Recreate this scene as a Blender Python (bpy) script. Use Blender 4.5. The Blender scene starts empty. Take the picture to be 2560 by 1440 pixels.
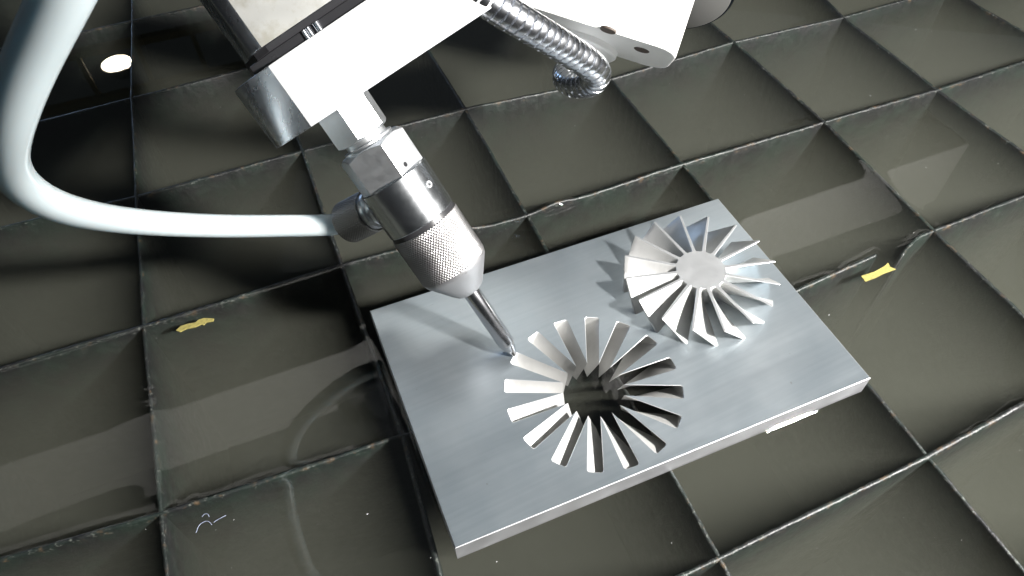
import bpy, bmesh, math, random
import numpy as np
from mathutils import Vector, Matrix

random.seed(7); rng = np.random.default_rng(7)
S = 0.001                       # everything below is laid out in millimetres
scn = bpy.context.scene
col = scn.collection
V = lambda *a: np.array(a, float)

# ------------------------------------------------------------------ camera
CAM = V(-105.01, -161.77, 316.49)
R = np.array([[0.9249909589, -0.3795939395, -0.0173253280],
              [0.3054601842, 0.7156751775, 0.6280948304],
              [-0.2260216739, -0.5862742373, 0.7779439035]])
FPX = 1805.75
cd = bpy.data.cameras.new("camera"); cam = bpy.data.objects.new("camera", cd); col.objects.link(cam)
R_ = R / np.linalg.norm(R, axis=1)[:, None]
m = Matrix([[*R_[:, i], CAM[i] * S] for i in range(3)] + [[0, 0, 0, 1]])
cam.matrix_world = m
cd.sensor_width = 36; cd.lens = FPX * 36 / 2560
cd.clip_start = 0.005; cd.clip_end = 60
cd.dof.use_dof = True; cd.dof.focus_distance = 0.365; cd.dof.aperture_fstop = 45
scn.camera = cam

def ray(px, py):
    d = V((px - 1280) / FPX, -(py - 720) / FPX, -1.0) @ R_
    return d
def at_depth(px, py, depth):    # a point of the room at this distance in front of the lens
    return CAM + ray(px, py) * depth
def on_z(px, py, z):
    d = ray(px, py); return CAM + d * (z - CAM[2]) / d[2]

# ------------------------------------------------------------------ world and lamps
w = bpy.data.worlds.new("World"); scn.world = w; w.use_nodes = True
nt = w.node_tree; nt.nodes.clear()
wo = nt.nodes.new("ShaderNodeOutputWorld"); bg = nt.nodes.new("ShaderNodeBackground")
tc = nt.nodes.new("ShaderNodeTexCoord"); sp = nt.nodes.new("ShaderNodeSeparateXYZ")
rp = nt.nodes.new("ShaderNodeValToRGB")
nt.links.new(tc.outputs["Generated"], sp.inputs[0]); nt.links.new(sp.outputs[2], rp.inputs[0])
rp.color_ramp.elements[0].position = 0.0; rp.color_ramp.elements[0].color = (0.012, 0.013, 0.014, 1)
rp.color_ramp.elements[1].position = 1.0; rp.color_ramp.elements[1].color = (0.062, 0.072, 0.078, 1)
nt.links.new(rp.outputs[0], bg.inputs[0]); bg.inputs[1].default_value = 1.0
nt.links.new(bg.outputs[0], wo.inputs[0])

def area(name, loc, target, size, power, color, shape='DISK', size_y=None):
    l = bpy.data.lights.new(name, 'AREA'); l.shape = shape; l.size = size * S
    if size_y: l.size_y = size_y * S
    l.energy = power; l.color = color
    o = bpy.data.objects.new(name, l); col.objects.link(o)
    o.location = Vector(loc) * S
    o.rotation_euler = (Vector(target) - Vector(loc)).to_track_quat('-Z', 'Y').to_euler()
    return o
LD = V(0.494, -0.575, 0.655); LD /= np.linalg.norm(LD)
KEY = V(60, 20, 0) + LD * 800
area("work_lamp", KEY, (30, 40, 0), 78, 38, (1.0, 0.975, 0.94))
area("plate_mirror_fill", (1000, 1450, 2500), (20, 20, 0), 3400, 4.4, (0.86, 0.95, 1.0), 'SQUARE')  # added unseen panel, sized and aimed so the plate mirrors a grey tone
area("bay_door_light", (-900, 2600, 260), (0, 0, 0), 420, 5, (0.45, 0.66, 1.0), 'RECTANGLE', 420)

scn.view_settings.view_transform = 'Standard'; scn.view_settings.look = 'None'
scn.view_settings.exposure = 0; scn.view_settings.gamma = 1
scn.cycles.volume_bounces = 0; scn.cycles.max_bounces = 8; scn.cycles.transparent_max_bounces = 12
scn.cycles.use_denoising = True; scn.cycles.caustics_reflective = True; scn.cycles.blur_glossy = 0.6; scn.cycles.caustics_refractive = False
scn.cycles.sample_clamp_indirect = 4

# ------------------------------------------------------------------ node helpers
def mat(name):
    m = bpy.data.materials.new(name); m.use_nodes = True; m.node_tree.nodes.clear(); return m, m.node_tree
def N(nt, typ, **kw):
    n = nt.nodes.new(typ)
    for k, v in kw.items():
        if hasattr(n, k): setattr(n, k, v)
        else: n.inputs[k.replace('_', ' ')].default_value = v
    return n
def ramp(nt, src, stops):
    r = nt.nodes.new("ShaderNodeValToRGB"); nt.links.new(src, r.inputs[0])
    e = r.color_ramp.elements
    while len(e) < len(stops): e.new(0.5)
    for el, (p, c) in zip(e, stops):
        el.position = p; el.color = (c, c, c, 1) if isinstance(c, (int, float)) else (*c, 1)
    return r.outputs[0]
def noise(nt, vec, scale, detail=4, rough=0.55, stretch=None):
    if stretch:
        mp = nt.nodes.new("ShaderNodeMapping"); mp.inputs['Scale'].default_value = stretch
        nt.links.new(vec, mp.inputs[0]); vec = mp.outputs[0]
    n = nt.nodes.new("ShaderNodeTexNoise"); n.inputs['Scale'].default_value = scale
    n.inputs['Detail'].default_value = detail; n.inputs['Roughness'].default_value = rough
    nt.links.new(vec, n.inputs['Vector']); return n.outputs[0]
def mixc(nt, fac, a, b):
    n = nt.nodes.new("ShaderNodeMix"); n.data_type = 'RGBA'
    for i, x in ((0, fac), (6, a), (7, b)):
        if hasattr(x, 'is_linked'): nt.links.new(x, n.inputs[i])
        else: n.inputs[i].default_value = x if isinstance(x, float) else (*x, 1)
    return n.outputs[2]
def math_(nt, op, a, b=0.0):
    n = nt.nodes.new("ShaderNodeMath"); n.operation = op
    for i, x in enumerate((a, b)):
        if hasattr(x, 'is_linked'): nt.links.new(x, n.inputs[i])
        else: n.inputs[i].default_value = x
    return n.outputs[0]
def finish(nt, bsdf, bump=None, dist=0.0001, strength=1.0):
    if bump is not None:
        bn = nt.nodes.new("ShaderNodeBump"); bn.inputs['Distance'].default_value = dist; bn.inputs['Strength'].default_value = strength
        nt.links.new(bump, bn.inputs['Height']); nt.links.new(bn.outputs[0], bsdf.inputs['Normal'])
    o = nt.nodes.new("ShaderNodeOutputMaterial"); nt.links.new(bsdf.outputs[0], o.inputs[0])
def principled(nt, base, metal, rough):
    p = nt.nodes.new("ShaderNodeBsdfPrincipled"); p.inputs['Metallic'].default_value = metal
    if hasattr(base, 'is_linked'): nt.links.new(base, p.inputs['Base Color'])
    else: p.inputs['Base Color'].default_value = (*base, 1)
    if hasattr(rough, 'is_linked'): nt.links.new(rough, p.inputs['Roughness'])
    else: p.inputs['Roughness'].default_value = rough
    return p

def metal(name, base, r0, r1, nscale=60, stretch=(1, 1, 1), bstr=0.3, bscale=400, bstretch=(1, 1, 1), bdist=0.00004, dirt=None, dirt_amt=0.5, metallic=1.0):
    m, nt = mat(name); t = N(nt, "ShaderNodeTexCoord").outputs['Object']
    n1 = noise(nt, t, nscale, 5, 0.6, stretch)
    ro = ramp(nt, n1, [(0.3, r0), (0.7, r1)])
    c = base
    if dirt:
        n2 = noise(nt, t, nscale * 1.7, 6, 0.65)
        c = mixc(nt, ramp(nt, n2, [(0.48, 0.0), (0.72, dirt_amt)]), base, dirt)
    p = principled(nt, c, metallic, ro)
    b = noise(nt, t, bscale, 5, 0.7, bstretch)
    finish(nt, p, b, bdist, bstr); return m

# ------------------------------------------------------------------ materials
def make_plate_mat():
    m, nt = mat("rolled_aluminium"); t = N(nt, "ShaderNodeTexCoord").outputs['Object']
    rot = nt.nodes.new("ShaderNodeMapping"); rot.inputs['Rotation'].default_value = (0, 0, math.radians(-4)); nt.links.new(t, rot.inputs[0])
    v = rot.outputs[0]
    grain = noise(nt, v, 260, 5, 0.75, (0.06, 1.6, 1))
    fine = noise(nt, v, 900, 3, 0.7)
    cloud = noise(nt, t, 16, 4, 0.6)
    smear = noise(nt, v, 22, 3, 0.5, (0.35, 1.2, 1))
    ro = math_(nt, 'ADD', ramp(nt, smear, [(0.3, 0.18), (0.72, 0.28)]), math_(nt, 'MULTIPLY', cloud, 0.14))
    scr = noise(nt, v, 520, 3, 0.6, (0.03, 1.8, 1))
    scratch = ramp(nt, scr, [(0.62, 0.0), (0.72, 1.0)])
    c = mixc(nt, ramp(nt, cloud, [(0.35, 0.0), (0.7, 1.0)]), (0.375, 0.43, 0.47), (0.455, 0.50, 0.53))
    streak = noise(nt, v, 330, 4, 0.6, (0.045, 1.3, 1))
    c = mixc(nt, math_(nt, 'MULTIPLY', ramp(nt, streak, [(0.35, 0.0), (0.65, 1.0)]), 0.12), c, (0.66, 0.70, 0.73))
    ro = math_(nt, 'ADD', ro, math_(nt, 'MULTIPLY', streak, 0.05))
    spot = noise(nt, t, 210, 2, 0.4)
    c = mixc(nt, ramp(nt, spot, [(0.77, 0.0), (0.80, 0.55)]), c, (0.20, 0.17, 0.13))
    p = principled(nt, c, 0.90, ro)
    fine2 = noise(nt, v, 1500, 2, 0.6, (0.04, 1.6, 1))
    h = math_(nt, 'ADD', math_(nt, 'ADD', math_(nt, 'MULTIPLY', grain, 0.5), math_(nt, 'MULTIPLY', fine, 0.35)), math_(nt, 'MULTIPLY', fine2, 0.8))
    finish(nt, p, h, 0.00003, 0.42); return m
M_PLATE = make_plate_mat()

def make_cut(name, base, rough):
    m, nt = mat(name); uv = N(nt, "ShaderNodeTexCoord").outputs['UV']
    st = noise(nt, uv, 900, 3, 0.6, (1.0, 0.10, 1))
    t = N(nt, "ShaderNodeTexCoord").outputs['Object']
    fn = noise(nt, t, 1600, 3, 0.7)
    c = mixc(nt, ramp(nt, noise(nt, t, 90, 4), [(0.4, 0.0), (0.75, 1.0)]), base, tuple(x * 0.86 for x in base))
    p = principled(nt, c, 0.72, rough)
    h = math_(nt, 'ADD', st, math_(nt, 'MULTIPLY', fn, 0.5))
    finish(nt, p, h, 0.00011, 0.8); return m
M_CUT = make_cut("waterjet_cut_aluminium", (0.67, 0.67, 0.66), 0.46)
M_RIM = metal("bright_burr", (0.66, 0.67, 0.68), 0.38, 0.48, metallic=0.7)
M_HUB = metal("bead_dull_aluminium", (0.50, 0.51, 0.52), 0.46, 0.56, nscale=200, bscale=1500, bdist=0.00004, bstr=0.5, metallic=0.95)
M_SIDE = metal("sawn_edge_aluminium", (0.64, 0.65, 0.68), 0.40, 0.50, bscale=300, bstretch=(0.3, 1, 3), bdist=0.00004, metallic=0.95)
M_STEEL = metal("polished_steel", (0.74, 0.77, 0.80), 0.20, 0.255, nscale=150, bscale=700, bstr=0.15, dirt=(0.60, 0.58, 0.54), dirt_amt=0.12)
M_BAR = metal("machined_aluminium", (0.92, 0.93, 0.94), 0.28, 0.46, metallic=0.55, nscale=120, bscale=900, bstretch=(1, 1, 0.06), bstr=0.25, bdist=0.00002, dirt=(0.70, 0.69, 0.65), dirt_amt=0.15)
M_END = metal('turned_polished_end', (0.82, 0.85, 0.90), 0.22, 0.32, nscale=70, stretch=(1.5, 1.5, 0.3), bscale=500, bstretch=(1, 1, 0.1), bstr=0.25, bdist=0.00003  )
M_BLOCK = metal('milled_steel_block', (0.86, 0.86, 0.82), 0.36, 0.50, metallic=0.75, nscale=60, bscale=420, bstretch=(1, 1, 0.12), bstr=0.35, bdist=0.00004, dirt=(0.50, 0.46, 0.33), dirt_amt=0.5)
M_HEX = metal("dull_steel", (0.74, 0.76, 0.78), 0.36, 0.42, nscale=260, bscale=900, bstr=0.3, dirt=(0.62, 0.61, 0.57), dirt_amt=0.18)
M_KNURL = metal("knurled_steel", (0.40, 0.39, 0.39), 0.28, 0.38, bscale=1500, bstr=0.2)
M_KNURL_SHADE = metal("shaded_knurled_steel", (0.26, 0.25, 0.24), 0.32, 0.42, bscale=1500, bstr=0.2)  # darker copy of the knurled steel, with the thumb nut's shade in its colour
M_CONE = metal("satin_steel", (0.38, 0.38, 0.39), 0.40, 0.50, bscale=1500, bstr=0.3, metallic=0.9)
M_TUBE = metal("carbide_tube", (0.74, 0.75, 0.78), 0.14, 0.22, bscale=600, bstretch=(1, 1, 1), bstr=0.1)
M_DARK = metal("plain_black", (0.02, 0.02, 0.022), 0.25, 0.4, metallic=0.0)
M_CHROME = metal("conduit_steel", (0.74, 0.76, 0.80), 0.19, 0.28, nscale=140, bscale=700, bstr=0.2)
M_ARM = metal("cast_arm", (0.84, 0.84, 0.82), 0.35, 0.5, bscale=700, bstr=0.3, metallic=0.1)
M_UHMW = metal("white_plastic", (0.92, 0.92, 0.90), 0.3, 0.4, metallic=0.0, bstr=0.1)
M_MOTOR = metal("grey_housing", (0.15, 0.15, 0.145), 0.35, 0.45, metallic=0.2)
M_MRIM = metal("blued_rim", (0.10, 0.13, 0.20), 0.15, 0.25)
M_RUST = metal("rusty_hole", (0.10, 0.085, 0.065), 0.5, 0.7, metallic=0.3)
M_HOLE = metal("dark_brown_recess", (0.06, 0.045, 0.035), 0.6, 0.7, metallic=0.0)
M_GANTRY = metal("white_painted_steel", (0.75, 0.75, 0.73), 0.4, 0.5, metallic=0.0)

def make_hose():
    m, nt = mat("milky_tube")
    p = principled(nt, (0.37, 0.415, 0.43), 0.0, 0.22)
    p.inputs['Subsurface Weight'].default_value = 0.85; p.inputs['Subsurface Radius'].default_value = (0.8, 1.0, 1.1)
    p.inputs['Subsurface Scale'].default_value = 0.011
    p.inputs['Coat Weight'].default_value = 0.3; p.inputs['Coat Roughness'].default_value = 0.08
    finish(nt, p); return m
M_HOSE = make_hose()

def make_slat():
    m, nt = mat("wet_corroded_slat"); t = N(nt, "ShaderNodeTexCoord").outputs['Object']
    n1 = noise(nt, t, 55, 6, 0.65); n2 = noise(nt, t, 160, 5, 0.7); n3 = noise(nt, t, 420, 4, 0.7)
    c = mixc(nt, ramp(nt, n1, [(0.42, 0.0), (0.62, 1.0)]), (0.006, 0.0065, 0.007), (0.008, 0.014, 0.011))
    sz = nt.nodes.new("ShaderNodeSeparateXYZ"); nt.links.new(t, sz.inputs[0])
    crest = ramp(nt, math_(nt, 'ADD', math_(nt, 'MULTIPLY', sz.outputs[2], 100.0), 2.3), [(0.60, 0.03), (0.92, 1.0)])
    c = mixc(nt, math_(nt, 'MULTIPLY', crest, ramp(nt, n2, [(0.56, 0.0), (0.68, 0.8)])), c, (0.07, 0.043, 0.02))
    c = mixc(nt, math_(nt, 'MULTIPLY', crest, ramp(nt, n3, [(0.58, 0.0), (0.66, 0.6)])), c, (0.12, 0.13, 0.115))
    p = principled(nt, c, 0.0, ramp(nt, n2, [(0.3, 0.35), (0.7, 0.6)]))
    finish(nt, p, n3, 0.0005, 0.8); return m
M_SLAT = make_slat()

def make_water():
    m, nt = mat("murky_water")
    tr = nt.nodes.new("ShaderNodeBsdfTransparent"); gl = nt.nodes.new("ShaderNodeBsdfGlossy")
    gl.inputs['Roughness'].default_value = 0.0; gl.inputs['Color'].default_value = (1, 1, 1, 1)
    fr = nt.nodes.new("ShaderNodeFresnel"); fr.inputs['IOR'].default_value = 1.37
    t = N(nt, "ShaderNodeTexCoord").outputs['Object']
    b = noise(nt, t, 9, 2, 0.4)
    bn = nt.nodes.new("ShaderNodeBump"); bn.inputs['Distance'].default_value = 0.0006; bn.inputs['Strength'].default_value = 0.12
    nt.links.new(b, bn.inputs['Height']); nt.links.new(bn.outputs[0], gl.inputs['Normal']); nt.links.new(bn.outputs[0], fr.inputs['Normal'])
    geo = nt.nodes.new("ShaderNodeNewGeometry")
    f = math_(nt, 'MULTIPLY', fr.outputs[0], math_(nt, 'SUBTRACT', 1.0, geo.outputs['Backfacing']))
    mx = nt.nodes.new("ShaderNodeMixShader"); nt.links.new(f, mx.inputs[0]); nt.links.new(tr.outputs[0], mx.inputs[1]); nt.links.new(gl.outputs[0], mx.inputs[2])
    vol = nt.nodes.new("ShaderNodeVolumePrincipled"); vol.inputs['Color'].default_value = (0.222, 0.230, 0.186, 1)
    vol.inputs['Density'].default_value = 9.5; vol.inputs['Absorption Color'].default_value = (0.0, 0.0, 0.0, 1)
    o = nt.nodes.new("ShaderNodeOutputMaterial"); nt.links.new(mx.outputs[0], o.inputs[0]); nt.links.new(vol.outputs[0], o.inputs['Volume'])
    return m
M_WATER = make_water()

def emission(name, color, s):
    m, nt = mat(name); e = nt.nodes.new("ShaderNodeEmission"); e.inputs[0].default_value = (*color, 1); e.inputs[1].default_value = s
    o = nt.nodes.new("ShaderNodeOutputMaterial"); nt.links.new(e.outputs[0], o.inputs[0]); return m
M_LAMP = emission("lamp_glow", (1.0, 0.9, 0.7), 42)

# ------------------------------------------------------------------ object helpers
def mesh_obj(name, verts, faces, mats, parent=None, smooth=False, mi=None, uv=None, sharp=35):
    me = bpy.data.meshes.new(name)
    me.from_pydata((np.asarray(verts, float) * S).tolist(), [], [tuple(int(i) for i in f) for f in faces])
    for mm in (mats if isinstance(mats, (list, tuple)) else [mats]): me.materials.append(mm)
    if mi is not None: me.polygons.foreach_set('material_index', np.asarray(mi, np.int32))
    if uv is not None:
        l = me.uv_layers.new(name="UVMap"); li = np.empty(len(me.loops), np.int32); me.loops.foreach_get('vertex_index', li)
        l.data.foreach_set('uv', (np.asarray(uv, float)[li] * S).ravel())
    if smooth:
        me.polygons.foreach_set('use_smooth', np.ones(len(me.polygons), bool))
        if sharp: me.set_sharp_from_angle(angle=math.radians(sharp))
    me.update(); me.validate()
    o = bpy.data.objects.new(name, me); col.objects.link(o)
    if parent is not None: o.parent = parent
    return o
def tag(o, label=None, cat=None, group=None, kind=None):
    for k, v in (('label', label), ('category', cat), ('group', group), ('kind', kind)):
        if v: o[k] = v
    return o
def empty(name, loc=(0, 0, 0)):
    o = bpy.data.objects.new(name, None); o.empty_display_size = 0.02; col.objects.link(o); o.location = Vector(loc) * S; return o
def child(o, parent):   # parent sits at its own base; children keep the shared coordinates
    o.parent = parent; o.matrix_parent_inverse = Matrix.Translation(parent.location).inverted(); return o

def frame(origin, ax, ref):
    ax = ax / np.linalg.norm(ax); x = ref - (ref @ ax) * ax; x /= np.linalg.norm(x); y = np.cross(ax, x)
    return origin, x, y, ax
def lathe(fr, prof, n=64, name='part', mats=None, parent=None, closed=True, sides=None, rot=0.0, sharp=30):
    """prof: [(s, r)]; sides: n-gon instead of a circle"""
    o, x, y, ax = fr; k = sides or n
    vs = []; fs = []
    for s, r in prof:
        for i in range(k):
            t = 2 * math.pi * i / k + rot
            vs.append(o + ax * s + x * r * math.cos(t) + y * r * math.sin(t))
    for j in range(len(prof) - 1):
        for i in range(k):
            fs.append((j * k + i, j * k + (i + 1) % k, (j + 1) * k + (i + 1) % k, (j + 1) * k + i))
    if closed:
        fs.append(tuple(reversed(range(k)))); fs.append(tuple((len(prof) - 1) * k + i for i in range(k)))
    ob = mesh_obj(name, vs, fs, mats, None, True, sharp=sharp)
    if parent is not None: child(ob, parent)
    return ob
def fix_normals(o):
    bm = bmesh.new(); bm.from_mesh(o.data); bmesh.ops.recalc_face_normals(bm, faces=bm.faces); bm.to_mesh(o.data); bm.free(); return o
def bevel(o, width, seg=2, ang=30):
    md = o.modifiers.new("bevel", 'BEVEL'); md.width = width * S; md.segments = seg; md.limit_method = 'ANGLE'; md.angle_limit = math.radians(ang)
    md.harden_normals = True
    return o
def noise1(t, seed, octs=((0.012, 1.0), (0.05, 0.6), (0.19, 0.35), (0.55, 0.2))):
    r = np.random.default_rng(seed); out = np.zeros_like(t)
    tab = r.uniform(-1, 1, 4096)
    for f, a in octs:
        u = t * f + 1000 + r.uniform(0, 500); i = np.floor(u).astype(int); fr = u - i; fr = fr * fr * (3 - 2 * fr)
        out += a * (tab[i % 4096] * (1 - fr) + tab[(i + 1) % 4096] * fr)
    return out

# ------------------------------------------------------------------ slat layout (x,y nodes in mm), water level
WL = -13.0
PX0, PX1, PY0, PY1 = -91.4, 132.0, -48.8, 92.7       # plate outline
COLS = [  # x along y nodes, amount the top edge stands out of the water
    ([(-326, -160), (-326, 640)], -0.1), ([(-215, -160), (-213.9, 25), (-212.8, 143), (-208.6, 257), (-203.9, 371), (-193, 519), (-190, 640)], 0.15),
    ([(-103, -160), (-101, -53), (-96.7, 20), (-97.5, 144), (-96.7, 258.6), (-100, 374), (-98, 640)], 0.1),
    ([(17, -160), (17.4, -94), (22.3, 138), (23.6, 257), (22, 337), (25, 640)], 0.1),
    ([(138, -160), (137.6, -91), (138, 141), (138.3, 247), (141, 640)], 0.1),
    ([(247, -160), (247, -45), (248, 26), (253, 140), (251, 252), (247, 330), (247, 640)], 0.15),
    ([(357, -160), (356, 60), (353.5, 138), (353.7, 246), (362, 300), (362, 640)], 0.0),
    ([(476, -160), (473, 150), (468, 207), (466, 300), (466, 640)], 0.0), ([(590, -160), (588, 640)], 0.0)]
ROWS = [
    ([(-440, -214), (700, -203)], 0.1),
    ([(-440, -99), (17.4, -94), (137.6, -91), (203, -87), (700, -78)], 0.5),
    ([(-440, 33), (-284, 31), (-213.9, 25), (-97, 20), (142, 20), (204, 24.5)], 0.25),
    ([(214, 17), (225, 22), (237, 26), (322, 28), (480, 30), (700, 33)], 0.5),
    ([(-440, 145), (-288, 144), (-212.8, 143.2), (-97.5, 143.8), (22.3, 138), (138, 141), (255, 140), (353.5, 138), (437, 139), (700, 142)], 0.35),
    ([(-440, 264), (-292, 261), (-208.6, 256.7), (-96.7, 258.6), (23.6, 257), (138.3, 247), (251, 252), (353.7, 246), (700, 250)], 0.05),
    ([(-440, 366), (-279, 368), (-110, 374), (28, 379), (250, 370), (700, 372)], -0.15),
    ([(-440, 482), (700, 492)], -0.2), ([(-440, 595), (700, 600)], -0.2)]

def slat_top(t, other, seed, rise, is_col):
    h = WL + rise + 0.32 * noise1(t, seed) 
    h = h - 0.9 * np.clip(noise1(t, seed + 50, ((0.02, 1.0), (0.2, 0.6))) - 0.75, 0, 1)
    xx, yy = (other, t) if is_col else (t, other)
    if seed == 204: h = h + 0.6 * np.exp(-((t - 42) / 22) ** 2) + 2.4 * np.exp(-((t - 43) / 11) ** 2) + 3.0 * np.exp(-((t + 18) / 9) ** 2) + 0.8 * np.exp(-((t - 115) / 18) ** 2)  # crest bumps added so the wet slat edge mirrors the lamp as glints
    if seed == 201: h = h + 0.7 * np.exp(-((t - 180) / 26) ** 2) + 1.6 * np.exp(-((t - 197) / 9) ** 2)  # further crest bumps added to catch a lamp glint
    under = (xx > PX0 - 3) & (xx < PX1 + 3) & (yy > PY0 - 3) & (yy < PY1 + 3)
    return np.where(under, np.minimum(h, -13.56), np.minimum(h, WL + 3.6))

# ------------------------------------------------------------------ water surface with menisci
def adaptive(nodes_list, lo, hi, extra=()):
    c = []
    for x in list(nodes_list) + list(extra):
        c += [x + d for d in list(np.arange(-6, 6.01, 0.6)) + [-10.5, -9, -7.5, 7.5, 9, 10.5]]
    c += list(np.arange(lo, hi + 1, 9.0))
    c = np.array(sorted(v for v in c if lo <= v <= hi)); keep = [c[0]]
    for v in c[1:]:
        if v - keep[-1] > 0.5: keep.append(v)
    keep[-1] = hi; return np.array(keep)
def build_water():
    cx = [np.mean([p[0] for p in n]) for n, _ in COLS]; ry = [np.mean([p[1] for p in n]) for n, _ in ROWS if n[0][0] != 214] + [25]
    X = adaptive(cx, -440, 700, (PX0, PX1, -204, -195, 38, 48, 58, -22, -12, 182, 192, 200)); Y = adaptive(ry, -160, 640, (PY0, PY1, 150))
    gx, gy = np.meshgrid(X, Y)
    z = np.full_like(gx, WL)
    h = np.zeros_like(gx)
    LC = 1.95
    for k, (n, rise) in enumerate(COLS):
        ys = [p[1] for p in n]; xs = [p[0] for p in n]
        xc = np.interp(gy, ys, xs); d = np.maximum(np.abs(gx - xc) - 1.2, 0)
        top = slat_top(gy, xc, 100 + k, rise, True)
        A = (np.clip(top - WL, -0.12, 1.3) * 0.85 + 0.05 * noise1(gy, 900 + k)) * np.where(gy > 330, 0.04, 1.0)
        h = np.where(np.abs(A * np.exp(-d / LC)) > np.abs(h), A * np.exp(-d / LC), h)
    for k, (n, rise) in enumerate(ROWS):
        xs = [p[0] for p in n]; ys = [p[1] for p in n]
        yc = np.interp(gx, xs, ys); dx = np.maximum(np.maximum(xs[0] - gx, gx - xs[-1]), 0)
        d = np.hypot(np.maximum(np.abs(gy - yc) - 1.2, 0), dx)
        top = slat_top(gx, yc, 200 + k, rise, False)
        A = np.clip(top - WL, -0.12, 3.6) * 1.0 + 0.06 * noise1(gx, 950 + k)
        h = np.where(np.abs(A * np.exp(-d / LC)) > np.abs(h), A * np.exp(-d / LC), h)
    dx = np.maximum(np.maximum(PX0 - gx, gx - PX1), 0); dy = np.maximum(np.maximum(PY0 - gy, gy - PY1), 0); d = np.hypot(dx, dy)
    A = 1.58 + 0.14 * noise1(gx + gy, 77) - 0.5 * np.clip((40 - gx) / 80, -0.3, 1)
    hp = A * np.exp(-d / LC); inside = (gx > PX0 + 0.8) & (gx < PX1 - 0.8) & (gy > PY0 + 0.8) & (gy < PY1 - 0.8)
    h = np.where(inside, 0, np.where(hp > h, hp, h))
    z = WL + h
    ny, nx = gx.shape
    top = np.stack([gx, gy, z], -1).reshape(-1, 3)
    idx = np.arange(ny * nx).reshape(ny, nx)
    q = np.stack([idx[:-1, :-1], idx[:-1, 1:], idx[1:, 1:], idx[1:, :-1]], -1).reshape(-1, 4)
    per = list(idx[0, :]) + list(idx[1:, -1]) + list(idx[-1, ::-1][1:]) + list(idx[::-1, 0][1:-1])
    nb = len(top); low = top[per].copy(); low[:, 2] = -150
    vs = np.vstack([top, low]); fs = q.tolist(); n = len(per)
    for i in range(n): fs.append((per[i], nb + i, nb + (i + 1) % n, per[(i + 1) % n]))
    fs.append([nb + i for i in reversed(range(n))])
    me = bpy.data.meshes.new("water"); me.from_pydata((vs * S).tolist(), [], fs); me.materials.append(M_WATER)
    me.polygons.foreach_set('use_smooth', np.array([True] * len(q) + [False] * (n + 1)))
    me.update()
    o = bpy.data.objects.new("water", me); col.objects.link(o); tag(o, kind='structure')
build_water()
# tank floor and walls below the water
def box(name, lo, hi, m, parent=None, bev=0):
    x0, y0, z0 = lo; x1, y1, z1 = hi
    vs = [(x0, y0, z0), (x1, y0, z0), (x1, y1, z0), (x0, y1, z0), (x0, y0, z1), (x1, y0, z1), (x1, y1, z1), (x0, y1, z1)]
    fs = [(3, 2, 1, 0), (4, 5, 6, 7), (0, 1, 5, 4), (1, 2, 6, 5), (2, 3, 7, 6), (3, 0, 4, 7)]
    o = mesh_obj(name, vs, fs, m)
    if parent is not None: child(o, parent)
    if bev: bevel(o, bev)
    return o
tag(box("floor", (-470, -190, -170), (730, 670, -155), M_MOTOR), kind='structure')

# ------------------------------------------------------------------ slats
def slat(nodes, rise, seed, is_col, label, group):
    lo, hi = (nodes[0][1], nodes[-1][1]) if is_col else (nodes[0][0], nodes[-1][0])
    t = np.arange(lo + 2, hi - 1, 1.6)
    if is_col: o = np.interp(t, [p[1] for p in nodes], [p[0] for p in nodes])
    else: o = np.interp(t, [p[0] for p in nodes], [p[1] for p in nodes])
    top = slat_top(t, o, seed, rise, is_col)
    if is_col: top = top - 0.12
    th = 1.15 + 0.22 * noise1(t, seed + 7, ((0.05, 0.6), (0.4, 0.6)))
    wob = 0.35 * noise1(t, seed + 9, ((0.03, 0.7), (0.3, 0.4)))
    rows = [(-1.2, -146), (-1.2, -30), (-1.15, -18), (-1.05, -1.0), (-0.6, -0.1), (0.55, 0.0), (1.05, -0.9), (1.15, -18), (1.2, -30), (1.2, -146)]
    vs = []
    for k, (s, z) in enumerate(rows):
        w = s * (th if abs(z) < 30 else 1.2)
        zz = (top + z) if abs(z) < 17 else (np.full_like(t, WL + z))
        oo = o + w + (wob if abs(z) < 17 else 0)
        vs.append(np.stack([oo, t, zz], -1) if is_col else np.stack([t, oo, zz], -1))
    vs = np.stack(vs, 1); n, k, _ = vs.shape; idx = np.arange(n * k).reshape(n, k); fs = []
    for j in range(k):
        a, b = idx[:-1, j], idx[:-1, (j + 1) % k]; c, d = idx[1:, (j + 1) % k], idx[1:, j]
        fs += np.stack([a, b, c, d], -1).tolist()
    fs += [idx[0, ::-1].tolist(), idx[-1].tolist()]
    ob = mesh_obj("steel_slat", vs.reshape(-1, 3), fs, M_SLAT, None, True, sharp=None)
    fix_normals(ob)
    return tag(ob, label, "slat", group)
GC = "steel slats running away from the camera"; GR = "steel slats running across the picture"
CL = ["dark slat at the far left edge, mostly beyond the frame", "dark slat crossing the left cells under the bend of the white hose",
      "dark slat running into the left corner of the plate below the knurled nut", "slat passing behind the cutting head and under the middle of the plate",
      "slat running from the coiled conduit down under the far right end of the plate", "slat right of the plate, meeting the broken cross slat",
      "slat crossing the upper right part of the picture, second from the right", "slat cutting only the upper right corner of the picture", "slat just beyond the right edge of the frame"]
RL = ["cross slat just below the lower right edge of the frame", "wet cross slat in the lower right corner with a yellowish water rim", "cross slat under the plate, ending in a broken stub on the right",
      "short bent cross slat right of the broken stub", "ragged cross slat with bright lamp glints passing just behind the plate", "cross slat behind the coiled tip of the flexible conduit",
      "dim cross slat behind the clamp arm at the upper left", "dim cross slat near the top left corner behind the hose", "farthest cross slat hidden at the top of the picture"]
for k, (n, r) in enumerate(COLS):
    if k == 8: continue
    slat(n, r, 100 + k, True, CL[k], GC)
for k, (n, r) in enumerate(ROWS):
    if k in (0,): continue
    slat(n, r, 200 + k, False, RL[k], GR)

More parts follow.
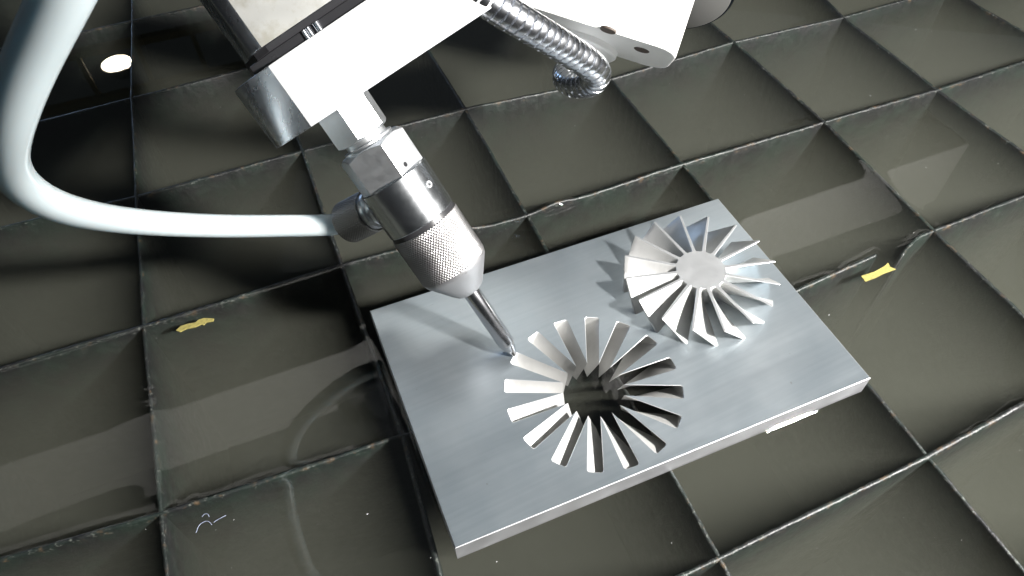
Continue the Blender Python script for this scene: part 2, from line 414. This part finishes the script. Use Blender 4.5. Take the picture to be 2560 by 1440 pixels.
# ------------------------------------------------------------------ polygon rings for the cut and the impeller
def arc(cx, cy, r, a0, a1, n):
    return [(cx + r * math.cos(a0 + (a1 - a0) * i / n), cy + r * math.sin(a0 + (a1 - a0) * i / n)) for i in range(n + 1)]
def rot2(p, a):
    c, s = math.cos(a), math.sin(a); return [(x * c - y * s, x * s + y * c) for x, y in p]
def seg(p, q, n): return [(p[0] + (q[0] - p[0]) * i / n, p[1] + (q[1] - p[1]) * i / n) for i in range(1, n)]
def slot_loop(hw, rout, grow=0.0, k=16, off=math.radians(19.8), rc=1.3):
    """outline of the hole in the plate: 16 slots round an open hub"""
    tw = hw; hw += 0.7 + grow; rout += grow; pts = []; da = 2 * math.pi / k
    tipr = 3.02 / math.sin(da / 2) + grow * 1.0 / math.sin(da / 2) * 0.55
    for i in range(k):
        one = []
        xt, yt = tipr * math.cos(-da / 2), tipr * math.sin(-da / 2)
        x1 = math.sqrt(max(rout ** 2 - hw ** 2, 1)) - rc
        one.append((xt, yt)); one += seg((xt, yt), (x1, -hw), 9); one.append((x1, -hw))
        one += arc(x1, -hw + rc, rc, -math.pi / 2, 0, 4)[1:]
        one += seg((x1 + rc, -hw + rc), (x1 + rc, hw - rc), 4)
        one += arc(x1, hw - rc, rc, 0, math.pi / 2, 4)
        xe, ye = tipr * math.cos(da / 2), tipr * math.sin(da / 2)
        one += seg((x1, hw), (xe, ye), 9)
        pts += rot2(one, off + i * da)
    return pts
TW = math.radians(19.5)
def build_plate():
    root = empty("machined_plate", ((PX0 + PX1) / 2, (PY0 + PY1) / 2, -13.5))
    tag(root, "flat aluminium plate with a star of sixteen slots cut through it, on the slats", "metal plate")
    T0 = slot_loop(3.0, 45.0, 0.28); T1 = slot_loop(3.0, 45.0, 0.0); n = len(T0)
    B = rot2(T1, TW)
    corners = [(PX0 + 0.9, PY1 + 0.1), (PX0, PY0 + 0.9), (PX1, PY0 - 0.3), (PX1 - 0.2, PY1)]
    corners = [(PX0, PY1), (PX0, PY0), (PX1, PY0), (PX1, PY1)]
    e = 0.35
    def outer(d, z): return [(x + (d if x < 0 else -d), y + (d if y < 20 else -d), z) for x, y in corners]
    bm = bmesh.new()
    # top face
    vt = [bm.verts.new((x, y, 0)) for x, y in T0]; vo = [bm.verts.new(p) for p in outer(e, 0)]
    ed = [bm.edges.new((vt[i], vt[(i + 1) % n])) for i in range(n)] + [bm.edges.new((vo[i], vo[(i + 1) % 4])) for i in range(4)]
    bmesh.ops.triangle_fill(bm, use_beauty=True, edges=ed, normal=(0, 0, 1))
    for f in bm.faces:
        if f.normal.z < 0: f.normal_flip()
    # outer chamfer + sides + bottom
    v1 = [bm.verts.new(p) for p in outer(0, -e)]; v2 = [bm.verts.new(p) for p in outer(0, -13.5)]
    side = []
    for a, b in ((vo, v1), (v1, v2)):
        for i in range(4): f = bm.faces.new((a[i], a[(i + 1) % 4], b[(i + 1) % 4], b[i])); f.normal_update(); side.append((f, a is vo))
    vb = [bm.verts.new((x, y, -13.5)) for x, y in B]
    ed = [bm.edges.new((vb[i], vb[(i + 1) % n])) for i in range(n)] + [bm.edges.get((v2[i], v2[(i + 1) % 4])) for i in range(4)]
    before = set(bm.faces)
    bmesh.ops.triangle_fill(bm, use_beauty=True, edges=ed, normal=(0, 0, -1))
    for f in bm.faces:
        if f not in before and f.normal.z > 0: f.normal_flip()
    for f, ch in side: f.material_index = 2 if ch else 1
    for f, ch in side:
        if f.normal.dot(f.calc_center_median() - Vector((20, 20, f.calc_center_median().z))) < 0: f.normal_flip()
    me = bpy.data.meshes.new("slab"); 
    for v in bm.verts: v.co *= S
    bm.to_mesh(me); bm.free()
    for mm in (M_PLATE, M_SIDE, M_RIM): me.materials.append(mm)
    o = bpy.data.objects.new("slab", me); col.objects.link(o); child(o, root)
    # cut walls
    L = 8; per = np.concatenate([[0], np.cumsum([math.dist(T1[i], T1[(i + 1) % n]) for i in range(n)])])
    vs = [(x, y, 0) for x, y in T0] + [(x, y, -0.28) for x, y in T1]; uv = [(per[i], 0) for i in range(n)] + [(per[i], 0.28) for i in range(n)]
    for l in range(1, L + 1):
        u = l / L
        for i in range(n):
            vs.append((T1[i][0] * (1 - u) + B[i][0] * u, T1[i][1] * (1 - u) + B[i][1] * u, -0.28 - (13.22) * u)); uv.append((per[i], 13.5 * u))
    fs = []; mi = []
    for l in range(L + 1):
        for i in range(n):
            fs.append((l * n + i, l * n + (i + 1) % n, (l + 1) * n + (i + 1) % n, (l + 1) * n + i)); mi.append(1 if l == 0 else 0)
    w = mesh_obj("cut_wall", vs, fs, [M_CUT, M_RIM], None, True, mi=mi, uv=uv, sharp=28)
    child(w, root); return root
build_plate()

def build_impeller():
    H = 13.5; cx, cy = 83.2, 38.0; off = math.radians(7.7); k = 16; da = 2 * math.pi / k
    root = empty("impeller", (cx, cy, 0))
    tag(root, "sixteen bladed aluminium impeller with swept thin vanes standing on the right half of the plate", "impeller")
    def loop(rh, h0, h1, rt, rc, g):
        pts = []; 
        for i in range(k):
            a0 = math.asin(h0 / rh); one = []
            # start at middle of the notch before the blade
            one += [(rh * math.cos(-da / 2 + 1e-4), rh * math.sin(-da / 2 + 1e-4))]
            q0 = (rh * math.cos(-a0 - 0.045), rh * math.sin(-a0 - 0.045)); q1 = ((rh + rc), -h0)
            one += seg(one[0], q0, 2) + [q0] + [((q0[0] * .3 + q1[0] * .3 + (rh + .1) * .4), (q0[1] * .3 + q1[1] * .3 + (-h0 - .05) * .4))] + [q1]
            one += seg(q1, (rt - 0.4, -h1), 10) + [(rt - 0.4, -h1), (rt, -h1 * 0.6), (rt, h1 * 0.6), (rt - 0.4, h1)]
            one += seg((rt - 0.4, h1), (q1[0], h0), 10) + [(q1[0], h0)]
            one += [((q0[0] * .3 + q1[0] * .3 + (rh + .1) * .4), -(q0[1] * .3 + q1[1] * .3 + (-h0 - .05) * .4)), (q0[0], -q0[1])]
            e = (rh * math.cos(da / 2 - 1e-4), rh * math.sin(da / 2 - 1e-4))
            one += seg((q0[0], -q0[1]), e, 2)
            pts += rot2(one, off + i * da)
        return pts
    g = 0.16
    Tt = loop(13.5 - g, 1.0 - g, 0.62 - g, 42.0 - g, 0.9, 0); T1 = loop(13.5, 1.0, 0.62, 42.0, 0.9, 0); Bt = rot2(loop(13.5, 1.05, 1.15, 41.7, 0.9, 0), TW + math.radians(0.5))
    n = len(T1); L = 10; per = np.concatenate([[0], np.cumsum([math.dist(T1[i], T1[(i + 1) % n]) for i in range(n)])])
    vs = [(cx + x, cy + y, H) for x, y in Tt] + [(cx + x, cy + y, H - g) for x, y in T1]; uv = [(per[i], 0) for i in range(n)] * 2
    for l in range(1, L + 1):
        u = l / L
        for i in range(n):
            vs.append((cx + T1[i][0] * (1 - u) + Bt[i][0] * u, cy + T1[i][1] * (1 - u) + Bt[i][1] * u, (H - g) * (1 - u) + 0.05 * u)); uv.append((per[i], H * u))
    fs = []; mi = []
    for l in range(L + 1):
        for i in range(n):
            fs.append((l * n + i, (l + 1) * n + i, (l + 1) * n + (i + 1) % n, l * n + (i + 1) % n)); mi.append(1 if l == 0 else 0)
    # split into vanes and core: vertex sequence per vane
    m_ = n // k
    wall = mesh_obj("vane", vs, fs, [M_CUT, M_RIM], None, True, mi=mi, uv=uv, sharp=28)
    bm = bmesh.new(); bm.from_mesh(wall.data); bmesh.ops.reverse_faces(bm, faces=bm.faces); bm.to_mesh(wall.data); bm.free()
    me = wall.data; bpy.data.objects.remove(wall)
    # one mesh per vane (walls + top + bottom strip) and one core
    vsn = np.array(vs); 
    for i in range(k):
        ids = [(i * m_ + j) for j in range(m_)]
        a = ids[4:-4]      # from blade root to blade root
        na = len(a); VV = []; UU = []; 
        for l in range(L + 2):
            for j in a: VV.append(vs[l * n + j]); UU.append(uv[l * n + j])
        F = []; MI = []
        for l in range(L + 1):
            for j in range(na - 1): F.append((l * na + j, (l + 1) * na + j, (l + 1) * na + j + 1, l * na + j + 1)); MI.append(1 if l == 0 else 0)
        half = na // 2
        for lay, flip in ((0, False), ((L + 1), True)):
            for j in range(half - 1):
                q = (lay * na + j, lay * na + j + 1, lay * na + na - 2 - j, lay * na + na - 1 - j)
                F.append(q[::-1] if flip else q); MI.append(2)
        o = mesh_obj("vane", VV, F, [M_CUT, M_RIM, M_HUB], None, True, mi=MI, uv=UU, sharp=28)
        child(o, root)
    core_ids = [i * m_ + j for i in range(k) for j in range(m_) if (j <= 4 or j >= m_ - 5)]
    nc = len(core_ids); VV = []; UU = []
    for l in range(L + 2):
        for j in core_ids: VV.append(vs[l * n + j]); UU.append(uv[l * n + j])
    F = []; MI = []
    for l in range(L + 1):
        for j in range(nc):
            j2 = (j + 1) % nc
            if core_ids[j] % m_ == 4: continue      # opening where a vane joins on
            F.append((l * nc + j, (l + 1) * nc + j, (l + 1) * nc + j2, l * nc + j2)); MI.append(1 if l == 0 else 0)
    F.append(tuple(range(nc))); MI.append(2); F.append(tuple((L + 1) * nc + j for j in reversed(range(nc)))); MI.append(2)
    o = mesh_obj("core", VV, F, [M_CUT, M_RIM, M_HUB], None, True, mi=MI, uv=UU, sharp=28); child(o, root)
    return root
build_impeller()

# ------------------------------------------------------------------ cutting head
A = V(-0.31747267, 0.55891593, 0.76604444); Bv = V(0.92212484, -0.00641708, 0.38683924); Cv = V(-0.22112638, -0.8291995, 0.51335301)
TIP = V(-29.0788, 33.8098, 0.9)
FR = (TIP, Bv, Cv, A)
# Bv x Cv orientation check is irrelevant: meshes get their normals recalculated
head = empty("cutting_head", TIP + A * 150); tag(head, "tilted steel waterjet cutting head, its thin tip touching the plate beside the slots", "cutting head")
def L_(name, prof, m, **kw):
    o = lathe(FR, prof, name=name, mats=m, parent=head, **kw); fix_normals(o); return o
tube = L_("nozzle_tube", [(0.0, 1.1), (0.3, 1.3), (7.5, 4.0), (8.6, 4.35), (46, 4.4)], M_TUBE, n=64)
cone = L_("nozzle_nut_cone", [(43.2, 4.6), (43.2, 6.4), (43.8, 7.4), (45.5, 9.0), (56.6, 17.0), (58.2, 17.6), (59.6, 17.7)], M_CONE, n=96, closed=False)
def knurl(fr, s0, s1, r, depth, pitch, name, m, parent, per=6):
    o, x, y, ax = fr; circ = 2 * math.pi * r; nk = int(round(circ / pitch)); n = nk * per; p = circ / nk
    ns = int((s1 - s0) / p * per); th = np.arange(n) * 2 * math.pi / n; ss = np.linspace(s0, s1, ns)
    TH, SS = np.meshgrid(th, ss); u = TH * nk / (2 * math.pi); v = SS / p * 0.75
    tri = lambda q: 1 - 2 * np.abs(q - np.floor(q) - 0.5) * 1.0
    h = np.minimum(tri(u + v), tri(u - v)); h = np.clip(h * 1.6, 0, 1)
    edge = np.clip(np.minimum(SS - s0, s1 - SS) / 0.6, 0, 1)
    rr = r - depth * (1 - h * edge)
    rr = np.where(edge <= 0, r - depth, rr)
    P = o + SS[..., None] * ax + rr[..., None] * (np.cos(TH)[..., None] * x + np.sin(TH)[..., None] * y)
    idx = np.arange(ns * n).reshape(ns, n); a = idx[:-1]; b = np.roll(idx, -1, 1)[:-1]; c = np.roll(idx, -1, 1)[1:]; d = idx[1:]
    fs = np.stack([a, b, c, d], -1).reshape(-1, 4).tolist()
    fs += [idx[0, ::-1].tolist(), idx[-1].tolist()]
    ob = mesh_obj(name, P.reshape(-1, 3), fs, m, None, True, sharp=40); child(ob, parent); fix_normals(ob); return ob
knurl(FR, 58.4, 84.8, 18.0, 0.5, 1.5, "knurled_sleeve", M_KNURL, head)
L_("groove_ring", [(84.2, 16.9), (84.5, 17.3), (87.0, 17.2), (87.6, 16.2)], M_DARK, n=96)
collar = L_("collar", [(86.9, 16.0), (87.0, 17.2), (87.5, 17.6), (110.8, 17.7), (111.4, 17.3), (111.4, 12.0)], M_STEEL, n=128)
hexn = lathe(FR, [(110.4, 17.3), (128.5, 17.3)], sides=6, rot=math.radians(68), name="hex_body", mats=M_HEX, parent=head); fix_normals(hexn); bevel(hexn, 0.5, 3)
# chamfered ends of the hexagon come from intersecting it with a cone
def hexnut(s0, s1, rc, rot, name, m, chamfer_top=True, chamfer_bot=False, drop=1.7):
    o, x, y, ax = FR; n = 72; ap = rc * math.cos(math.pi / 6); vs = []; rings = []
    hr = lambda t: ap / math.cos(((t - rot + math.pi / 6) % (math.pi / 3)) - math.pi / 6)
    hr = lambda t: ap / math.cos(((t - rot) % (math.pi / 3)) - math.pi / 6)
    def ring(sf, rf): rings.append([(sf(t), rf(t)) for t in [2 * math.pi * i / n + rot for i in range(n)]])
    if chamfer_bot: ring(lambda t: s0, lambda t: ap * 0.97); ring(lambda t: s0 + (hr(t) - ap * 0.97) * 0.5, hr)
    else: ring(lambda t: s0, hr)
    if chamfer_top: ring(lambda t: s1 - (hr(t) - ap * 0.97) * 0.65, hr); ring(lambda t: s1, lambda t: ap * 0.97)
    else: ring(lambda t: s1, hr)
    fs = []
    for rg in rings:
        for i, (s, r) in enumerate(rg):
            t = 2 * math.pi * i / n + rot; vs.append(o + ax * s + r * (math.cos(t) * x + math.sin(t) * y))
    for j in range(len(rings) - 1):
        for i in range(n): fs.append((j * n + i, j * n + (i + 1) % n, (j + 1) * n + (i + 1) % n, (j + 1) * n + i))
    fs.append(tuple(reversed(range(n)))); fs.append(tuple((len(rings) - 1) * n + i for i in range(n)))
    ob = mesh_obj(name, vs, fs, m, None, True, sharp=22); child(ob, head); fix_normals(ob); bevel(ob, 0.25, 2, 25); return ob
bpy.data.objects.remove(hexn)
hex1 = hexnut(110.9, 129.6, 17.5, math.radians(68), "hex_body", M_HEX, True, False)
L_("thread_washer", [(129.0, 12.6), (130.9, 12.6), (131.2, 10.4), (134.2, 10.2)], M_HEX, n=72)
hex2 = hexnut(133.8, 151.5, 13.9, math.radians(34), "hex_nut", M_HEX, False, True)
# set screw in the collar and weep hole in the hex body
def stud(s, ang, r_at, rad, name, m, mh, parent, depth=0.25, hexr=None):
    t = math.radians(ang); d = math.cos(t) * Bv + math.sin(t) * Cv; c = TIP + A * s + d * r_at
    fr = frame(c, d, A); 
    o = lathe(fr, [(-1.0, rad), (depth - 0.12, rad), (depth, rad * 0.9), (depth, rad * 0.52), (-0.8, rad * 0.5)], n=28, name=name, mats=m, closed=False); child(o, parent); fix_normals(o)
    h = lathe(frame(c, d, A), [(-0.85, rad * 0.6), (-0.8, rad * 0.58)], n=6, name=name + "_socket", mats=mh); child(h, parent)
stud(101.0, 38.9, 17.7, 1.75, "set_screw", M_HUB, M_DARK, collar, depth=0.55)
t = math.radians(49.2); d = math.cos(t) * Bv + math.sin(t) * Cv; apn = 17.5 * math.cos(math.pi / 6) / math.cos(math.radians(49.2 - 38))
nf = math.cos(math.radians(38)) * Bv + math.sin(math.radians(38)) * Cv
o_ = lathe(frame(TIP + A * 114.4 + d * (apn - 0.0), nf, A), [(-0.4, 1.15), (0.04, 1.15)], n=20, name="weep_hole", mats=M_DARK); child(o_, hex1)  # black disc in place of the shade inside the hole

# clamp arm and upper block: outline in the (Bv, Cv) plane, swept along A
def prism(prof, s0, s1, name, m, bev=0.5, parent=head):
    n = len(prof); vs = [TIP + A * s + Bv * b + Cv * c for s in (s0, s1) for b, c in prof]
    fs = [tuple(range(n)), tuple(range(n, 2 * n))] + [(i, (i + 1) % n, n + (i + 1) % n, n + i) for i in range(n)]
    o = mesh_obj(name, vs, fs, m, None, True, sharp=24); child(o, parent); fix_normals(o)
    if bev: bevel(o, bev, 2, 28)
    return o
def curve_pts(p0, p1, p2, n=10):
    return [((1 - u) ** 2 * p0[0] + 2 * u * (1 - u) * p1[0] + u * u * p2[0], (1 - u) ** 2 * p0[1] + 2 * u * (1 - u) * p1[1] + u * u * p2[1]) for u in [i / n for i in range(n + 1)]]
prof = [(96, 18)] + curve_pts((-7, 18), (-24, 17.5), (-33, 7.5), 14) + [(-36.5, 0.5), (-37, -8), (-30, -17), (-14, -20), (96, -20)]
arm = prism(prof, 150, 179.6, "clamp_arm", M_BAR, 0.45)
def polish(o, bmax, frontc=17.0):
    o.data.materials.append(M_END)
    for f in o.data.polygons:
        q = np.array(f.center) / S - TIP
        if q @ Bv < bmax or q @ Cv < frontc: f.material_index = 1
polish(arm, -14.0, 14)
prism([(-35.3, 2.4), (-34.2, 4.8), (-33, 4), (-34, 1)], 155, 173, "clamp_slit", M_DARK, 0)  # black sliver in place of the shade inside the slit
prism([(95, 16.2), (-8, 16.2), (-22, 12), (-26, 0), (-26, -16), (95, -17)], 179.6, 183.6, "lower_gap_fill", M_DARK, 0.3)  # dark layers fill the gap between clamp arm and upper block
prism([(95, 17.3), (-10, 17.3), (-17, 14), (-26, -1), (-26, -16), (95, -18)], 183.6, 186.6, "upper_gap_fill", M_DARK, 0.3)
block = prism([(95, 18), (-11.4, 18), (-13.0, 17.5), (-17.5, 14.6), (-18.4, 13.4), (-27, -8), (-27, -22), (95, -22)], 186.6, 262, "upper_block", M_BLOCK, 0.5)
polish(block, -11.6, 15)
for bb, rr in ((6.5, 1.0), (8.6, 1.0), (12.6, 1.5)):
    o_ = lathe((TIP + Bv * bb + Cv * 16.4, Bv, Cv, A), [(179.7, rr), (183.4, rr)], n=20, name="gap_screw", mats=M_CHROME); child(o_, head); fix_normals(o_)

# hose fitting on the collar
UD = -(0.87 * Bv + 0.49 * Cv); UD = UD / np.linalg.norm(UD)
FF = frame(TIP + A * 101.5, UD, A)
def F_(name, prof, m, **kw):
    o = lathe(FF, prof, name=name, mats=m, parent=head, **kw); fix_normals(o); return o
F_("hose_stub", [(15, 8.2), (19.2, 8.2), (19.8, 9.6), (22.9, 9.6)], M_HEX, n=48)
knurl(FF, 22.5, 40, 10.9, 0.4, 1.35, "thumb_nut", M_KNURL_SHADE, head, per=5)

# ------------------------------------------------------------------ sweeps
def catmull(pts, step):
    P = [2 * pts[0] - pts[1]] + list(pts) + [2 * pts[-1] - pts[-2]]; out = []
    for i in range(1, len(P) - 2):
        n = max(2, int(np.linalg.norm(P[i + 1] - P[i]) / step * 3))
        for j in range(n):
            t = j / n
            out.append(0.5 * ((2 * P[i]) + (-P[i - 1] + P[i + 1]) * t + (2 * P[i - 1] - 5 * P[i] + 4 * P[i + 1] - P[i + 2]) * t * t + (-P[i - 1] + 3 * P[i] - 3 * P[i + 1] + P[i + 2]) * t ** 3))
    out.append(P[-2]); out = np.array(out)
    L = np.concatenate([[0], np.cumsum(np.linalg.norm(np.diff(out, axis=0), axis=1))]); s = np.arange(0, L[-1], step)
    return np.stack([np.interp(s, L, out[:, k]) for k in range(3)], -1), s
def sweep(path, s, rad, n, name, m, parent=None, twist=0.0, sharp=None):
    tan = np.gradient(path, axis=0); tan /= np.linalg.norm(tan, axis=1)[:, None]
    x = np.cross(tan[0], [0.3, 0.2, 1.0]); x /= np.linalg.norm(x); vs = []
    for i in range(len(path)):
        x = x - (x @ tan[i]) * tan[i]; x /= np.linalg.norm(x); y = np.cross(tan[i], x)
        t = np.arange(n) * 2 * math.pi / n; r = rad(s[i], t)
        vs.append(path[i] + (np.cos(t) * r)[:, None] * x + (np.sin(t) * r)[:, None] * y)
    vs = np.array(vs); k = len(path); idx = np.arange(k * n).reshape(k, n)
    a = idx[:-1]; b = np.roll(idx, -1, 1)[:-1]; c = np.roll(idx, -1, 1)[1:]; d = idx[1:]
    fs = np.stack([a, b, c, d], -1).reshape(-1, 4).tolist() + [idx[0, ::-1].tolist(), idx[-1].tolist()]
    o = mesh_obj(name, vs.reshape(-1, 3), fs, m, parent, True, sharp=sharp); fix_normals(o); return o
HD = 10.9
hp = [(255, -230, 130), (198, -90, 136), (153, 0, 143), (114, 70, 149), (80, 138, 155), (48, 215, 162), (24, 290, 170), (9, 350, 180), (10, 405, 195), (38, 455, 211), (85, 492, 226), (145, 519, 243), (222, 538, 266), (311, 552, 292), (444, 562, 322), (560, 566, 338), (660, 566, 350), (750, 562, 360)]
pts = [at_depth(*p) for p in hp]
e0 = TIP + A * 101.5 + UD * 40; pts.append(e0 + UD * 8); pts.append(e0 - UD * 2)
path, s = catmull(pts, 2.0)
for _ in range(90): path[1:-1] = 0.25 * path[:-2] + 0.5 * path[1:-1] + 0.25 * path[2:]
hose = sweep(path, s, lambda s, t: np.full_like(t, HD / 2), 40, "feed_hose", M_HOSE)
tag(hose, "milky white plastic hose looping from the top left corner to the knurled fitting", "hose")

CR = 7.4
cp = [(1130, -75, 300), (1217, 0, 307), (1300, 53, 315), (1374, 97, 326), (1437, 136, 338), (1473, 160, 345), (1492, 182, 353), (1480, 204, 361), (1452, 211, 368), (1425, 206, 376), (1414, 190, 385), (1424, 168, 396), (1440, 140, 404), (1430, 110, 412), (1380, 60, 420), (1330, 10, 425), (1290, -60, 425)]
path, s = catmull([at_depth(*p) for p in cp], 0.34)
for _ in range(120): path[1:-1] = 0.25 * path[:-2] + 0.5 * path[1:-1] + 0.25 * path[2:]
def conduit_r(s, t):
    ph = s / 3.9 + t / (2 * math.pi); f = ph - np.floor(ph)
    r = CR - 0.22 + 0.16 * np.sin(np.clip(f / 0.84, 0, 1) * math.pi) ** 0.35 + 0.14 * f
    return np.where(f > 0.84, CR - 1.25, r)
cond = sweep(path, s, conduit_r, 48, "flexible_conduit", M_CHROME, sharp=22)
tag(cond, "ribbed shiny metal conduit curling back on itself above the water", "conduit")

# ------------------------------------------------------------------ link arm at the upper right, with disc and holes, and the round housing behind it
nc = V(-0.30, -0.95, -0.09); nc /= np.linalg.norm(nc); lc = V(0.955, -0.29, 0.0); lc -= (lc @ nc) * nc; lc /= np.linalg.norm(lc); mc = np.cross(nc, lc)
if mc[2] < 0: mc = -mc
nW, lW, mW = nc @ R_, lc @ R_, mc @ R_
Q = at_depth(1547, 86, 372)
def LA(l, mm, n): return Q + lW * l + mW * mm + nW * n
link = empty("link_arm", LA(0, -22, 0)); tag(link, "bright white arm with rounded end and two bolt holes, behind the conduit", "machine arm")
pr_ = [(-120, 0)] + [(20, 0)] + curve_pts((20, 0), (31, -1), (33, -12), 8) + curve_pts((33, -30), (33, -42), (22, -44), 8) + [(-120, -44)]
n = len(pr_); vs = [LA(l, mm, nn) for nn in (0, -34) for l, mm in pr_]
fs = [tuple(range(n)), tuple(range(n, 2 * n))] + [(i, (i + 1) % n, n + (i + 1) % n, n + i) for i in range(n)]
o = mesh_obj("arm_body", vs, fs, M_ARM, None, True, sharp=24); child(o, link); fix_normals(o); bevel(o, 1.0, 3, 28)
def hit_n(px, py, off=0):
    d = ray(px, py); t = ((Q + nW * off - CAM) @ nW) / (d @ nW); return CAM + d * t
dc = hit_n(1455, 108)
o = lathe(frame(dc, nW, lW), [(-0.5, 21), (3.0, 21), (3.8, 20.2), (3.8, 5)], n=64, name="bearing_cap", mats=M_UHMW); child(o, link); fix_normals(o)
for px, py in ((1520, 77), (1604, 125)):
    h = hit_n(px, py)
    o = lathe(frame(h, nW, lW), [(-1.0, 4.3), (0.05, 4.3), (0.25, 4.0), (0.25, 3.6)], n=32, name="bolt_hole", mats=M_HOLE); child(o, link); fix_normals(o)  # dark brown disc in place of the shade inside the hole
mo = at_depth(1688, -25, 430)
hs = empty("round_housing", mo); tag(hs, "grey round housing with shiny dark rim, right of the white arm", "motor housing")
nH = V(-0.25, -0.88, 0.28); nH = (nH / np.linalg.norm(nH)) @ R_
o = lathe(frame(mo, nH, lW), [(-40, 35), (-1.2, 35), (0, 34)], n=96, name="housing_rim", mats=M_MRIM); child(o, hs); fix_normals(o)
o = lathe(frame(mo, nH, lW), [(-0.5, 33.2), (0.3, 33.2), (0.6, 32.6)], n=96, name="end_cover", mats=M_MOTOR); child(o, hs); fix_normals(o)

# ------------------------------------------------------------------ things of the hall that the water mirrors
g = box("gantry_beam", (-1400, 400, 420), (900, 560, 548), M_GANTRY, None, 3)
tag(g, "long white gantry beam, seen as a pale band mirrored in the water", "gantry beam")
lc_ = V(-1515, 7548, 4000)
lamp = empty("ceiling_lamp", lc_); tag(lamp, "lit round ceiling lamp, mirrored as a bright oval in the dark water", "ceiling lamp")
o = lathe(frame(lc_, V(0, 0, -1), V(1, 0, 0)), [(0, 30), (0.5, 150)], n=48, name="bulb_disc", mats=M_LAMP); child(o, lamp)
o = lathe(frame(lc_, V(0, 0, -1), V(1, 0, 0)), [(-160, 60), (-90, 110), (-8, 158), (-4, 158), (-4, 152), (-30,140)], n=48, name="reflector_shade", mats=M_MOTOR, closed=False); child(o, lamp)

# ------------------------------------------------------------------ floating grit
def grit():
    vs = []; fs = []
    for i in range(420):
        x = rng.uniform(-280, 420); y = rng.uniform(-150, 380); r = 0.09 + 0.16 * rng.random() ** 3
        if PX0 - 2 < x < PX1 + 2 and PY0 - 2 < y < PY1 + 2: continue
        b = len(vs); h = WL + 0.05
        pts = [(1, 0, 0), (-1, 0, 0), (0, 1, 0), (0, -1, 0), (0, 0, 1), (0, 0, -1)]
        for p in pts: vs.append((x + p[0] * r * rng.uniform(.6, 1.5), y + p[1] * r * rng.uniform(.6, 1.5), h + p[2] * r * 0.6))
        for f in ((0, 2, 4), (2, 1, 4), (1, 3, 4), (3, 0, 4), (2, 0, 5), (1, 2, 5), (3, 1, 5), (0, 3, 5)): fs.append(tuple(b + q for q in f))
    o = mesh_obj("floating_grit", vs, fs, M_HUB); tag(o, "fine pale grit specks floating on the dark water", "grit", kind='stuff')
grit()

# ------------------------------------------------------------------ flat yellow patches and a stray fibre on the water
M_YEL = metal("mottled_yellow", (0.26, 0.225, 0.07), 0.3, 0.5, metallic=0.0, nscale=420, dirt=(0.10, 0.09, 0.04), dirt_amt=0.9)
M_FIB = metal("pale_fibre", (0.35, 0.40, 0.55), 0.3, 0.4, metallic=0.0)
def flat_patch(pxs, z, m, label):  # thin flat slabs in mottled yellow, laid at water level
    top = [on_z(x, y, z) for x, y in pxs]; n = len(top)
    vs = top + [p - V(0, 0, 0.4) for p in top]
    for i in range(n): vs[i] = vs[i] + V(0, 0, 0.25 * rng.random())
    fs = [tuple(range(n)), tuple(range(n, 2 * n))] + [(i, (i + 1) % n, n + (i + 1) % n, n + i) for i in range(n)]
    o = mesh_obj("yellow_patch", vs, fs, m); fix_normals(o); tag(o, label, "paint flake")
flat_patch([(440, 826), (452, 815), (470, 809), (489, 806), (497, 799), (512, 795), (535, 797), (533, 803), (516, 806), (509, 813), (503, 811), (488, 818), (466, 822), (450, 830)], WL + 0.15, M_YEL, "ragged yellow patch beside a slat crossing at the left")
flat_patch([(2153, 690), (2185, 680), (2210, 666), (2220, 657), (2226, 668), (2240, 673), (2212, 683), (2190, 694), (2163, 704)], WL + 0.15, M_YEL, "larger yellow orange patch next to the broken slat stub right of the plate")
fib = empty("fibre", on_z(520, 1300, WL)); tag(fib, "tiny curled pale fibre floating near the bottom left slat crossing", "fibre")
for pl in ([(490, 1332), (497, 1315), (507, 1306), (520, 1303), (530, 1312)], [(505, 1292), (512, 1285), (520, 1286), (523, 1294)], [(534, 1306), (548, 1297), (566, 1288)]):
    p_, s_ = catmull([on_z(x, y, WL + 0.12) for x, y in pl], 0.4)
    o = sweep(p_, s_, lambda s, t: np.full_like(t, 0.09), 6, "strand", M_FIB); child(o, fib)

# ------------------------------------------------------------------ roof truss beside the ceiling lamp, mirrored in the water
M_TR = metal("ochre_painted_steel", (0.45, 0.34, 0.10), 0.4, 0.6, metallic=0.0)
tr = empty("roof_truss", (-1500, 7150, 3900)); tag(tr, "ochre steel roof truss near the ceiling lamp, faintly mirrored in the water", "roof truss")
for z0 in (3560, 4080):
    box("chord", (-5200, 7110, z0), (2600, 7190, z0 + 70), M_TR, tr)
for k in range(14):
    x0 = -5000 + k * 540
    box("web_bar", (x0, 7125, 3632), (x0 + 45, 7175, 4078), M_TR, tr)
